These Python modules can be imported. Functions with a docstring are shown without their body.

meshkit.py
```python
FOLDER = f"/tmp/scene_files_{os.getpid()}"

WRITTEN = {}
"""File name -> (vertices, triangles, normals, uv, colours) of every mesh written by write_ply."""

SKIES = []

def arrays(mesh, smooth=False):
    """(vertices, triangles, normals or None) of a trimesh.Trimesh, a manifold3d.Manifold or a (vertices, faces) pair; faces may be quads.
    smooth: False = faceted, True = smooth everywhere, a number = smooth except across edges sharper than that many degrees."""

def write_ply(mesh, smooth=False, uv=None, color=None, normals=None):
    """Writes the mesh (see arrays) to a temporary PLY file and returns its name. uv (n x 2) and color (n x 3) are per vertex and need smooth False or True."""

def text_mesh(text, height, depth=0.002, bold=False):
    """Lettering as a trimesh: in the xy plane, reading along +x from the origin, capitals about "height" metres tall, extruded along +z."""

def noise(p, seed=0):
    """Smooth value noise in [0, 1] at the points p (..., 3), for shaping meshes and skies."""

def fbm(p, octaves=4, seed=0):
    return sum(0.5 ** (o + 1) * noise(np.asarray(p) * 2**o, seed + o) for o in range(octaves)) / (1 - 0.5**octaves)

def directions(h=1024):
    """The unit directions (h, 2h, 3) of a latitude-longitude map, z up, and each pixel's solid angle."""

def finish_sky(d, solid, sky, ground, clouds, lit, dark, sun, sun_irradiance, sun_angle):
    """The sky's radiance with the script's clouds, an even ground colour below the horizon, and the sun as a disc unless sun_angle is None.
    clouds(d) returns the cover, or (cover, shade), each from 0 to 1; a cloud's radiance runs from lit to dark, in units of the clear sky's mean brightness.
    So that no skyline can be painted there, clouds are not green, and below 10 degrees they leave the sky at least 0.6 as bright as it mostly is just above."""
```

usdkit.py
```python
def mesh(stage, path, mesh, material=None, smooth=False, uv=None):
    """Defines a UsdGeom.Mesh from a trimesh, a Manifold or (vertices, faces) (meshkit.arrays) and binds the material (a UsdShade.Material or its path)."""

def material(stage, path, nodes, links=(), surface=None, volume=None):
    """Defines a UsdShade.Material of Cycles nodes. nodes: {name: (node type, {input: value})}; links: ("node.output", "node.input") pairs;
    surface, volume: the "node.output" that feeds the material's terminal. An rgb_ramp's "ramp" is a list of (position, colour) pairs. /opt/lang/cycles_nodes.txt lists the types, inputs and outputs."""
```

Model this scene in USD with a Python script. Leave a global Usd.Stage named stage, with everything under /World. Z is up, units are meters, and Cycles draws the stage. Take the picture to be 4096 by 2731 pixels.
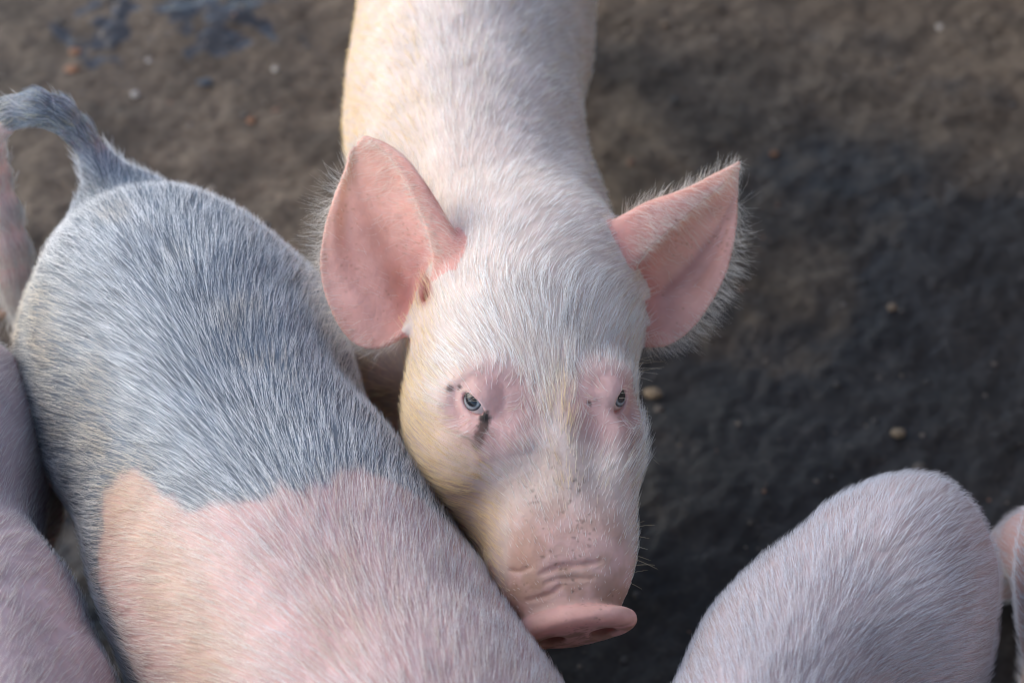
import math
import numpy as np, trimesh, usdkit, meshkit
from scipy.interpolate import RectBivariateSpline, PchipInterpolator
from scipy.spatial import cKDTree
from concurrent.futures import ThreadPoolExecutor
from pxr import Usd, UsdGeom, UsdLux, UsdShade, Sdf, Gf, Vt

stage = Usd.Stage.CreateInMemory()
UsdGeom.SetStageUpAxis(stage, 'Z')
UsdGeom.SetStageMetersPerUnit(stage, 1.0)
UsdGeom.Xform.Define(stage, '/World')
UsdGeom.Scope.Define(stage, '/World/Looks')
T = Sdf.ValueTypeNames
A = np.array
PI = math.pi

# ------------------------------------------------------------------ camera, sky, sun, exposure
PITCH = math.radians(50.0)
CAM = A([0.0, -0.89, 1.42])
FOCAL, APERTURE, FOCUS, FSTOP = 50.0, 23.5, 1.365, 3.0
EXPOSURE = 1.05
VIEW = A([0.0, math.cos(PITCH), -math.sin(PITCH)])      # optical axis
UP = A([0.0, math.sin(PITCH), math.cos(PITCH)])
RIGHT = A([1.0, 0.0, 0.0])
TOCAM = -VIEW
cam = UsdGeom.Camera.Define(stage, '/World/camera')
cam.CreateFocalLengthAttr(FOCAL)
cam.CreateHorizontalApertureAttr(APERTURE)
cam.CreateVerticalApertureAttr(APERTURE * 682 / 1024)
cam.CreateClippingRangeAttr((0.05, 1000.0))
cam.CreateFStopAttr(FSTOP)
cam.CreateFocusDistanceAttr(FOCUS)
cam.CreateExposureAttr(EXPOSURE)
m = Gf.Matrix4d(*RIGHT, 0, *UP, 0, *TOCAM, 0, *CAM, 1)
cam.AddTransformOp().Set(m)

SUN_TO = A([-0.78, 0.28, 0.56]); SUN_TO = SUN_TO / np.linalg.norm(SUN_TO)
SUN_EL, SUN_ROT = math.asin(SUN_TO[2]), math.atan2(SUN_TO[0], SUN_TO[1])
usdkit.material(stage, '/World/Looks/sky', {
    'sky': ('sky_texture', {'sky_type': 'single_scattering', 'sun_disc': False, 'sun_elevation': SUN_EL, 'sun_rotation': SUN_ROT, 'ozone_density': 1.8}),
    'bg': ('background_shader', {'strength': 0.15})}, [('sky.color', 'bg.color')], surface='bg.background')
dome = UsdLux.DomeLight.Define(stage, '/World/sky')
UsdShade.MaterialBindingAPI.Apply(dome.GetPrim()).Bind(UsdShade.Material.Get(stage, '/World/Looks/sky'))
sun = UsdLux.DistantLight.Define(stage, '/World/sun')
sun.CreateIntensityAttr(0.16); sun.CreateAngleAttr(48.0); sun.CreateNormalizeAttr(True) if hasattr(sun, 'CreateNormalizeAttr') else None
sun.CreateColorAttr((1.0, 0.77, 0.47))
zq = SUN_TO; xq = np.cross([0, 0, 1.0], zq); xq /= np.linalg.norm(xq); yq = np.cross(zq, xq)
sun.AddTransformOp().Set(Gf.Matrix4d(*xq, 0, *yq, 0, *zq, 0, 0, 0, 5, 1))

# ------------------------------------------------------------------ placing helpers (a pixel of the 4096 px frame -> a point of the place)
KPX = APERTURE / FOCAL / 4096.0


def ray(px, py):
    d = VIEW + (px - 2048.0) * KPX * RIGHT - (py - 1365.5) * KPX * UP
    return d                                                # |d . VIEW| = 1


def at_height(px, py, z):
    d = ray(px, py)
    return CAM + d * ((z - CAM[2]) / d[2])


def at_depth(px, py, depth):
    return CAM + ray(px, py) * depth


def at_plane(px, py, o, n):
    d = ray(px, py)
    return CAM + d * (((o - CAM) @ n) / (d @ n))


def pixel_of(p):
    q = np.asarray(p) - CAM
    z = q @ VIEW
    return np.stack([2048.0 + (q @ RIGHT) / z / KPX, 1365.5 - (q @ UP) / z / KPX, z], -1)


# ------------------------------------------------------------------ scene tree helpers
used = {}


def numbered(path):
    k = used.get(path, 0)
    used[path] = k + 1
    return path if k == 0 else f'{path}_{k:03d}'


def tag(prim, label=None, cat=None, group=None, kind=None):
    for key, val in (('label', label), ('category', cat), ('group', group), ('kind', kind)):
        if val:
            prim.SetCustomDataByKey(key, val)
    return prim


def thing(name, base, label, cat, group=None):
    x = UsdGeom.Xform.Define(stage, numbered('/World/' + name))
    x.AddTranslateOp().Set(Gf.Vec3d(*map(float, base)))
    return tag(x.GetPrim(), label, cat, group), np.asarray(base, float)


def put(parent, name, v, f, mat, base=(0, 0, 0), color=None, smooth=True, label=None, kind=None):
    path = numbered((str(parent.GetPath()) if parent else '/World') + '/' + name)
    me = usdkit.mesh(stage, path, (np.asarray(v) - base, f), '/World/Looks/' + mat, smooth=smooth)
    if color is not None:
        UsdGeom.PrimvarsAPI(me).CreatePrimvar('tint', T.Color3fArray, 'vertex').Set(Vt.Vec3fArray.FromNumpy(np.ascontiguousarray(color, np.float32)))
    tag(me.GetPrim(), label=label, kind=kind)
    return me.GetPrim()


def put_hair(parent, name, pts, widths, color, mat, base=(0, 0, 0), kind=None, label=None):
    """pts n x k x 3, widths n x k, color n x 3"""
    path = numbered(str(parent.GetPath()) + '/' + name)
    c = UsdGeom.BasisCurves.Define(stage, path)
    n, k = pts.shape[:2]
    c.CreateTypeAttr('linear')
    c.CreateWrapAttr('nonperiodic')
    c.CreateCurveVertexCountsAttr(Vt.IntArray.FromNumpy(np.full(n, k, np.int32)))
    c.CreatePointsAttr(Vt.Vec3fArray.FromNumpy((pts - base).reshape(-1, 3).astype(np.float32)))
    c.CreateWidthsAttr(Vt.FloatArray.FromNumpy(widths.reshape(-1).astype(np.float32)))
    c.SetWidthsInterpolation('vertex')
    pv = UsdGeom.PrimvarsAPI(c).CreatePrimvar('tint', T.Color3fArray, 'uniform')
    pv.Set(Vt.Vec3fArray.FromNumpy(np.ascontiguousarray(color, np.float32)))
    UsdShade.MaterialBindingAPI.Apply(c.GetPrim()).Bind(UsdShade.Material.Get(stage, '/World/Looks/' + mat))
    return tag(c.GetPrim(), kind=kind, label=label)


# ------------------------------------------------------------------ materials
usdkit.material(stage, '/World/Looks/skin', {
    't': ('attribute', {'attribute': 'tint'}),
    'g': ('geometry', {}),
    'n1': ('noise_texture', {'scale': 260.0, 'detail': 3.0}),
    'n2': ('noise_texture', {'scale': 45.0, 'detail': 4.0}),
    'mr': ('map_range', {'from_min': 0.3, 'from_max': 0.7, 'to_min': 0.86, 'to_max': 1.12}),
    'v': ('hsv', {'hue': 0.5, 'saturation': 1.0}),
    'b': ('bump', {'strength': 0.35, 'distance': 0.0012}),
    'p': ('principled_bsdf', {'roughness': 0.55, 'subsurface_weight': 0.25, 'subsurface_scale': 0.006, 'subsurface_radius': (1.0, 0.35, 0.2), 'specular_ior_level': 0.35})},
    [('g.position', 'n1.vector'), ('g.position', 'n2.vector'), ('n2.fac', 'mr.value'), ('mr.result', 'v.value'), ('t.color', 'v.color'),
     ('v.color', 'p.base_color'), ('n1.fac', 'b.height'), ('b.normal', 'p.normal')], surface='p.BSDF')
usdkit.material(stage, '/World/Looks/hair', {
    't': ('attribute', {'attribute': 'tint'}),
    'd': ('diffuse_bsdf', {}), 'tr': ('translucent_bsdf', {}), 'mx': ('mix_closure', {'fac': 0.22}),
    'gl': ('glossy_bsdf', {'color': (1, 1, 1), 'roughness': 0.4}), 'm2': ('mix_closure', {'fac': 0.09})},
    [('t.color', 'd.color'), ('t.color', 'tr.color'), ('d.BSDF', 'mx.closure1'), ('tr.BSDF', 'mx.closure2'),
     ('mx.closure', 'm2.closure1'), ('gl.BSDF', 'm2.closure2')], surface='m2.closure')
usdkit.material(stage, '/World/Looks/eye', {
    't': ('attribute', {'attribute': 'tint'}),
    'p': ('principled_bsdf', {'roughness': 0.12, 'specular_ior_level': 0.35, 'coat_weight': 0.35, 'coat_roughness': 0.03})},
    [('t.color', 'p.base_color')], surface='p.BSDF')


# ------------------------------------------------------------------ signed distance shapes
def smin(a, b, k):
    h = np.maximum(k - np.abs(a - b), 0.0) / k
    return np.minimum(a, b) - h * h * k * 0.25


def smax(a, b, k):
    return -smin(-a, -b, k)


def ell(p, c, axes, r):
    """ellipsoid, axes: rows are unit vectors"""
    q = (p - c) @ np.asarray(axes).T
    r = np.asarray(r, float)
    k0 = np.linalg.norm(q / r, axis=1)
    k1 = np.linalg.norm(q / (r * r), axis=1)
    return np.where(k0 < 1e-9, -r.min(), k0 * (k0 - 1.0) / np.maximum(k1, 1e-9))


def cone(p, a, b, ra, rb):
    ab = b - a
    t = np.clip(((p - a) @ ab) / (ab @ ab), 0, 1)
    return np.linalg.norm(p - a - t[:, None] * ab, axis=1) - (ra + (rb - ra) * t)


def chain(p, pts, radii, k=0.0):
    d = None
    for a, b, ra, rb in zip(pts[:-1], pts[1:], radii[:-1], radii[1:]):
        e = cone(p, A(a, float), A(b, float), ra, rb)
        d = e if d is None else (np.minimum(d, e) if k == 0 else smin(d, e, k))
    return d


def loft(p, stations, side, power=2.0):
    """A body along a spine. stations: (centre, half width, half height) rows; sections stand across the spine, 'side' is about the lateral direction."""
    C = A([s[0] for s in stations], float)
    W = A([s[1] for s in stations], float)
    H = A([s[2] for s in stations], float)
    seg = np.linalg.norm(np.diff(C, axis=0), axis=1)
    S = np.r_[0, np.cumsum(seg)]
    n = 160
    ss = np.linspace(0, S[-1], n)
    fc = [PchipInterpolator(S, C[:, i]) for i in range(3)]
    c = np.stack([g(ss) for g in fc], 1)
    w, h = PchipInterpolator(S, W)(ss), PchipInterpolator(S, H)(ss)
    t = np.gradient(c, axis=0); t /= np.linalg.norm(t, axis=1, keepdims=True)
    # nearest spine station: kd-tree then refine by projection
    _, i = cKDTree(c).query(p)
    step = S[-1] / (n - 1)
    off = np.einsum('ij,ij->i', p - c[i], t[i])
    j = np.clip(i + off / step, 0, n - 1)
    i0 = np.minimum(j.astype(int), n - 2); fr = j - i0
    lerp = lambda a: a[i0] + (a[i0 + 1] - a[i0]) * (fr if a.ndim == 1 else fr[:, None])
    cc, tt, ww, hh = lerp(c), lerp(t), lerp(w), lerp(h)
    tt /= np.linalg.norm(tt, axis=1, keepdims=True)
    sd = side - (tt @ side)[:, None] * tt
    sd /= np.linalg.norm(sd, axis=1, keepdims=True)
    up = np.cross(tt, sd)
    q = p - cc
    a, b, e = np.einsum('ij,ij->i', q, sd), np.einsum('ij,ij->i', q, up), np.einsum('ij,ij->i', q, tt)
    rm = np.minimum(ww, hh)
    if power == 2.0:
        k0 = np.sqrt((a / ww) ** 2 + (b / hh) ** 2 + (e / rm) ** 2)
        k1 = np.sqrt((a / ww ** 2) ** 2 + (b / hh ** 2) ** 2 + (e / rm ** 2) ** 2)
    else:
        na = (np.abs(a / ww) ** power + np.abs(b / hh) ** power) ** (1 / power)
        k0 = np.sqrt(na ** 2 + (e / rm) ** 2)
        k1 = np.sqrt((a / ww ** 2) ** 2 + (b / hh ** 2) ** 2 + (e / rm ** 2) ** 2)
    return np.where(k0 < 1e-6, -rm, k0 * (k0 - 1) / np.maximum(k1, 1e-6))


def grid_axis(pieces):
    """pieces: (start, end, step) -> coordinates with slowly changing step"""
    out = [pieces[0][0]]
    for a, b, s in pieces:
        while out[-1] < b - 1e-9:
            last = out[-1] - out[-2] if len(out) > 1 else s
            st = min(s, last * 1.12) if last < s else max(s, last / 1.12)
            out.append(out[-1] + st)
    return A(out)


POOL = ThreadPoolExecutor(4)


def many(sdf, P):
    return np.concatenate(list(POOL.map(sdf, np.array_split(P, max(1, len(P) // 40000)))))


def surface(sdf, xs, ys, zs, block=5, project=1):
    """Surface nets over a rectilinear grid, evaluated near the surface only."""
    ax = [xs, ys, zs]
    # pad axes to a whole number of blocks
    for i in range(3):
        n = (-(len(ax[i]) - 1)) % block
        st = ax[i][-1] - ax[i][-2]
        ax[i] = np.r_[ax[i], ax[i][-1] + st * np.arange(1, n + 1)]
    xs, ys, zs = ax
    nb = [(len(a) - 1) // block for a in ax]
    mid = [0.5 * (a[:-1:block][:n] + a[block::block][:n]) for a, n in zip(ax, nb)]
    half = [0.5 * (a[block::block][:n] - a[:-1:block][:n]) for a, n in zip(ax, nb)]
    M = np.stack(np.meshgrid(*mid, indexing='ij'), -1).reshape(-1, 3)
    Hh = np.linalg.norm(np.stack(np.meshgrid(*half, indexing='ij'), -1).reshape(-1, 3), axis=1)
    d0 = many(sdf, M)
    near = (np.abs(d0) < Hh * 1.25 + 0.002).reshape(nb)
    vals = np.repeat(np.repeat(np.repeat(d0.reshape(nb), block, 0), block, 1), block, 2).astype(np.float32)
    full = np.empty([len(a) for a in ax], np.float32)
    full[:-1, :-1, :-1] = vals
    full[-1] = full[-2]; full[:, -1] = full[:, -2]; full[:, :, -1] = full[:, :, -2]
    mask = np.zeros(full.shape, bool)
    for bi, bj, bk in np.argwhere(near):
        mask[bi * block:(bi + 1) * block + 1, bj * block:(bj + 1) * block + 1, bk * block:(bk + 1) * block + 1] = True
    idx = np.argwhere(mask)
    P = np.stack([xs[idx[:, 0]], ys[idx[:, 1]], zs[idx[:, 2]]], 1)
    full[mask] = many(sdf, P)
    ins = full < 0
    # active cells
    s = sum(ins[i:ins.shape[0] - 1 + i, j:ins.shape[1] - 1 + j, k:ins.shape[2] - 1 + k].astype(np.uint8) for i in (0, 1) for j in (0, 1) for k in (0, 1))
    act = (s > 0) & (s < 8)
    cells = np.argwhere(act)
    ids = np.full(act.shape, -1, np.int64); ids[act] = np.arange(len(cells))
    acc, cnt = np.zeros((len(cells), 3)), np.zeros(len(cells))
    corner = lambda o: cells + A(o)
    val = lambda c: full[c[:, 0], c[:, 1], c[:, 2]]
    pos = lambda c: np.stack([xs[c[:, 0]], ys[c[:, 1]], zs[c[:, 2]]], 1)
    for axis in range(3):
        o1 = [0, 0, 0]; o1[axis] = 1
        others = [i for i in range(3) if i != axis]
        for u in (0, 1):
            for w in (0, 1):
                o = [0, 0, 0]; o[others[0]] = u; o[others[1]] = w
                a, b = corner(o), corner([o[i] + o1[i] for i in range(3)])
                va, vb = val(a), val(b)
                cr = (va < 0) != (vb < 0)
                t = np.where(cr, va / np.where(va == vb, 1, va - vb), 0)
                q = pos(a) + (pos(b) - pos(a)) * t[:, None]
                acc[cr] += q[cr]; cnt[cr] += 1
    V = acc / cnt[:, None]
    F = []
    for axis in range(3):
        u, w = (axis + 1) % 3, (axis + 2) % 3
        sl0 = [slice(None)] * 3; sl1 = [slice(None)] * 3
        sl0[axis], sl1[axis] = slice(0, -1), slice(1, None)
        ch = ins[tuple(sl0)] != ins[tuple(sl1)]
        e = np.argwhere(ch)
        e = e[(e[:, u] > 0) & (e[:, w] > 0) & (e[:, u] < full.shape[u] - 1) & (e[:, w] < full.shape[w] - 1)]
        du, dw = np.zeros(3, int), np.zeros(3, int); du[u] = 1; dw[w] = 1
        g = lambda c: ids[c[:, 0], c[:, 1], c[:, 2]]
        quad = np.stack([g(e - du - dw), g(e - dw), g(e), g(e - du)], 1)
        flip = ~ins[e[:, 0], e[:, 1], e[:, 2]]
        quad[flip] = quad[flip][:, ::-1]
        F.append(quad)
    F = np.vstack(F)
    F = F[(F >= 0).all(1)]
    h = 4e-4
    lim = 0.6 * min(np.diff(xs).min(), np.diff(ys).min(), np.diff(zs).min())
    for _ in range(project):
        d = many(sdf, V)
        g = np.stack([many(sdf, V + h * np.eye(3)[i]) - d for i in range(3)], 1) / h
        gl = np.maximum((g * g).sum(1), 0.2)
        mv = -(d / gl)[:, None] * g
        ln = np.linalg.norm(mv, axis=1, keepdims=True)
        V = V + mv * np.minimum(1, lim / np.maximum(ln, 1e-12))
    # shorter diagonal split
    a = np.linalg.norm(V[F[:, 0]] - V[F[:, 2]], axis=1) < np.linalg.norm(V[F[:, 1]] - V[F[:, 3]], axis=1)
    tri = np.vstack([F[a][:, [0, 1, 2]], F[a][:, [0, 2, 3]], F[~a][:, [0, 1, 3]], F[~a][:, [1, 2, 3]]])
    return V, tri


def normals(v, f):
    n = np.zeros_like(v)
    fn = np.cross(v[f[:, 1]] - v[f[:, 0]], v[f[:, 2]] - v[f[:, 0]])
    for k in range(3):
        np.add.at(n, f[:, k], fn)
    return n / np.maximum(np.linalg.norm(n, axis=1, keepdims=True), 1e-12)


def unit(v):
    v = np.asarray(v, float)
    return v / np.maximum(np.linalg.norm(v, axis=-1, keepdims=True), 1e-12)


def sstep(x, a, b):
    t = np.clip((x - a) / (b - a), 0, 1)
    return t * t * (3 - 2 * t)

# ================================================================== the standing piglet that looks up
PSI, EPS, RHO = math.radians(8.5), math.radians(8.0), math.radians(7.0)
HF = A([math.sin(PSI) * math.cos(EPS), -math.cos(PSI) * math.cos(EPS), -math.sin(EPS)])     # towards the snout
hr0 = unit(np.cross([0, 0, 1.0], HF)); hr0 = hr0 if hr0[0] > 0 else -hr0
hd0 = np.cross(hr0, HF); hd0 = hd0 if hd0[2] > 0 else -hd0
HR = math.cos(RHO) * hr0 - math.sin(RHO) * hd0                                               # across, towards the picture's right
HD = math.cos(RHO) * hd0 + math.sin(RHO) * hr0                                               # dorsal
HO = at_depth(2225, 1600, 1.365)                                                             # between the eyes
AX = np.stack([HR, HF, HD])
mm = 0.001


def hp(px, py, d):
    """pixel on the head's own plane d millimetres above the line between the eyes"""
    return at_plane(px, py, HO + HD * d * mm, HD)


def local(p):
    return (np.asarray(p) - HO) @ AX.T


HEAD = [  # px, py of the top line, half width, top, bottom (mm)
    (2110, 1200, 70, 4, -118), (2145, 1400, 70, 3, -122), (2185, 1600, 63, -4, -122),
    (2222, 1800, 49, -15, -116), (2248, 1990, 38, -24, -104), (2268, 2150, 36.5, -29, -94), (2284, 2275, 36, -31, -88)]
head_st = []
for px, py, w, t, b in HEAD:
    top = hp(px, py, t)
    head_st.append((top + HD * (b - t) * 0.5 * mm, w * mm, (t - b) * 0.5 * mm))


def ear_sheet(net, depth, n=170):
    u = A([0, .3, .62, .86, 1.0]); v = A([0, .13, .33, .66, 1.0])
    net = A(net, float).reshape(5, 5, 3)
    pts = np.zeros((5, 5, 3))
    for i in range(5):
        for j in range(5):
            pts[i, j] = at_depth(net[i, j, 0], net[i, j, 1], depth[i] - net[i, j, 2] * mm)
    uu, vv = np.linspace(0, 1, n), np.linspace(0, 1, n)
    S = np.stack([RectBivariateSpline(u, v, pts[:, :, k], kx=3, ky=3)(uu, vv) for k in range(3)], -1)
    U, Vv = np.meshgrid(uu, vv, indexing='ij')
    S = S - VIEW * (0.9 * mm * np.sin(Vv * 2 * PI * 3.2 + U * 2.0) * sstep(Vv, .25, .45) * (1 - sstep(Vv, .8, 1)) * sstep(U, .1, .35) * (1 - sstep(U, .75, 1)))[..., None]
    du, dv = np.gradient(S, axis=0), np.gradient(S, axis=1)
    nn = unit(np.cross(du, dv))
    if (nn.reshape(-1, 3) @ TOCAM).mean() < 0:
        nn = -nn
    return S.reshape(-1, 3), U.ravel(), Vv.ravel(), nn.reshape(-1, 3), unit(du).reshape(-1, 3), unit(dv).reshape(-1, 3)


EAR_L = [(1745, 1140, 6), (1805, 1120, 10), (1730, 1170, -14), (1675, 1225, -28), (1645, 1300, -2),
         (1735, 1010, 10), (1838, 1008, 6), (1715, 1035, -14), (1560, 1160, -14), (1440, 1378, 6),
         (1665, 800, 14), (1703, 760, 10), (1600, 830, -4), (1460, 980, -8), (1312, 1190, 6),
         (1562, 625, 10), (1576, 612, 8), (1500, 690, 0), (1400, 810, -3), (1298, 940, 4),
         (1478, 557, 6), (1462, 552, 5), (1430, 565, 2), (1402, 615, 2), (1382, 690, 3)]
EAR_R = [(2500, 1060, 8), (2440, 1000, 2), (2530, 1110, -6), (2560, 1200, -12), (2570, 1290, -4),
         (2620, 960, 12), (2560, 835, 4), (2630, 1010, -8), (2670, 1180, -10), (2695, 1362, 2),
         (2768, 835, 8), (2740, 768, 4), (2790, 890, -4), (2825, 1040, -5), (2850, 1190, 2),
         (2885, 735, 4), (2872, 700, 2), (2900, 780, -1), (2917, 860, -2), (2933, 960, 2),
         (2955, 660, 1), (2956, 650, 1), (2956, 675, 1), (2952, 702, 1), (2945, 740, 1)]
dl = pixel_of(hp(1740, 1150, -28))[2]; dr = pixel_of(hp(2500, 1100, -28))[2]
earL = ear_sheet(EAR_L, [dl, dl + .004, dl + .012, dl + .018, dl + .022])
earR = ear_sheet(EAR_R, [dr, dr + .004, dr + .010, dr + .014, dr + .018])


PIT = dl + .004


def ear_thick(U, V):
    rim = np.minimum(np.minimum(V, 1 - V) * 2.0, (1 - U) * 1.3)
    return mm * (1.25 + 1.0 * sstep(rim, 0, 0.25)) * (1 + 1.1 * (1 - sstep(U, 0, 0.3)))


trees = [(cKDTree(e[0]), ear_thick(e[1], e[2]), e) for e in (earL, earR)]

# eyes
EYE_R = 11.5 * mm
gL = unit(-.72 * HR + .42 * HF + .56 * HD)
gR = unit(.72 * HR + .42 * HF + .55 * HD)
# long axis of the opening: from the outer to the inner corner (towards the snout, slightly to the midline)
DISC_C = hp(2305, 2508, -58)
disc_n = unit(HF * 0.95 - HD * 0.10 + HR * 0.02)
disc_r = unit(RIGHT * 1.0 + UP * 0.085); disc_r = unit(disc_r - (disc_r @ disc_n) * disc_n)
disc_d = np.cross(disc_r, disc_n); disc_d = disc_d if disc_d @ HD > 0 else -disc_d
DAX = np.stack([disc_r, disc_d, disc_n])


def disc_sdf(p):
    q = (p - DISC_C) @ DAX.T
    rw, rh = 38.0 * mm, 25.5 * mm
    # slightly heart shaped plate: higher in the middle on top
    k0 = np.sqrt((q[:, 0] / rw) ** 2 + (q[:, 1] / rh) ** 2)
    k1 = np.sqrt((q[:, 0] / rw ** 2) ** 2 + (q[:, 1] / rh ** 2) ** 2)
    flat = np.where(k0 < 1e-6, -rh, k0 * (k0 - 1) / np.maximum(k1, 1e-6))
    # plate with a rolled rim: thickness grows at the edge
    th = 4.9 * mm
    w = np.stack([flat + 4.4 * mm, np.abs(q[:, 2]) - th + 4.4 * mm], 1)
    box = np.minimum(w.max(1), 0) + np.linalg.norm(np.maximum(w, 0), axis=1) - 4.4 * mm
    dish = ell(p, DISC_C + disc_n * 13 * mm, DAX, (32 * mm, 19.5 * mm, 12.0 * mm))
    return smax(box, -dish, 4 * mm)


nost = [DISC_C + disc_r * s * 16 * mm - disc_d * 6 * mm + disc_n * 3 * mm for s in (-1, 1)]

# neck and trunk
TRUNK = [
    (A([.018, .06, .305]), .060, .060), (A([.004, .125, .293]), .066, .070), (A([-.016, .18, .280]), .076, .085), (A([-.031, .245, .268]), .0895, .101),
    (A([-.036, .31, .262]), .0905, .112), (A([-.028, .43, .262]), .093, .118), (A([-.024, .56, .265]), .097, .116), (A([-.032, .68, .262]), .082, .104), (A([-.032, .76, .255]), .058, .075)]
CH = {}
for s in (-1, 1):
    CH[s] = hp(1862 if s < 0 else 2372, 1700 if s < 0 else 1770, -52)


def leg(p, hip, knee, hock, foot, r):
    return chain(p, [hip, knee, hock, foot], r)


def skull_sdf(p):
    d = loft(p, head_st, HR)
    d = smin(d, ell(p, hp(2112, 1140, -52), AX, (70 * mm, 66 * mm, 60 * mm)), .03)
    d = smin(d, ell(p, CH[-1], AX, (34 * mm, 50 * mm, 45 * mm)), .03)
    d = smin(d, ell(p, CH[1], AX, (25.5 * mm, 64 * mm, 45 * mm)), .03)
    # lower jaw
    d = smin(d, cone(p, hp(2190, 1600, -100), hp(2265, 2060, -86), 36 * mm, 24 * mm), .02)
    d = smin(d, cone(p, hp(1985, 1830, -82), hp(2150, 2230, -84), 37 * mm, 27 * mm), .03)
    d = smin(d, cone(p, hp(2225, 1640, -22), hp(2286, 2230, -46), 21 * mm, 18 * mm), .008)       # nasal ridge
    d = smin(d, ell(p, hp(1862, 1770, -40), AX, (19 * mm, 27 * mm, 17 * mm)), .012)           # cheek bones
    d = smin(d, ell(p, hp(2478, 1760, -42), AX, (13 * mm, 26 * mm, 16 * mm)), .012)
    for c in (hp(1995, 1780, 5), hp(2428, 1770, 4)):                                        # hollows before the eyes
        d = smax(d, -ell(p, c, AX, (12 * mm, 30 * mm, 15 * mm)), 12 * mm)
    # muzzle pads
    for s in (-1, 1):
        d = smin(d, ell(p, hp(2258 + s * 134, 2185, -52), AX, (21.5 * mm, 31 * mm, 24 * mm)), .02)
    return d


def on_skull(px, py):
    """where the line of sight through a pixel meets the bare skull"""
    d = unit(ray(px, py)); t = 1.1
    for _ in range(60):
        t += 0.8 * float(skull_sdf((CAM + d * t)[None])[0])
    return CAM + d * t


EAR_PIT = on_skull(1704, 1165) + VIEW * 2 * mm
eyeL = on_skull(1880, 1606) - gL * EYE_R * 1.0
eyeR = on_skull(2491, 1590) - gR * EYE_R * 1.0
aL = unit((.75 * HF + .35 * HR) - ((.75 * HF + .35 * HR) @ gL) * gL)
aR = unit((.75 * HF - .35 * HR) - ((.75 * HF - .35 * HR) @ gR) * gR)



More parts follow.
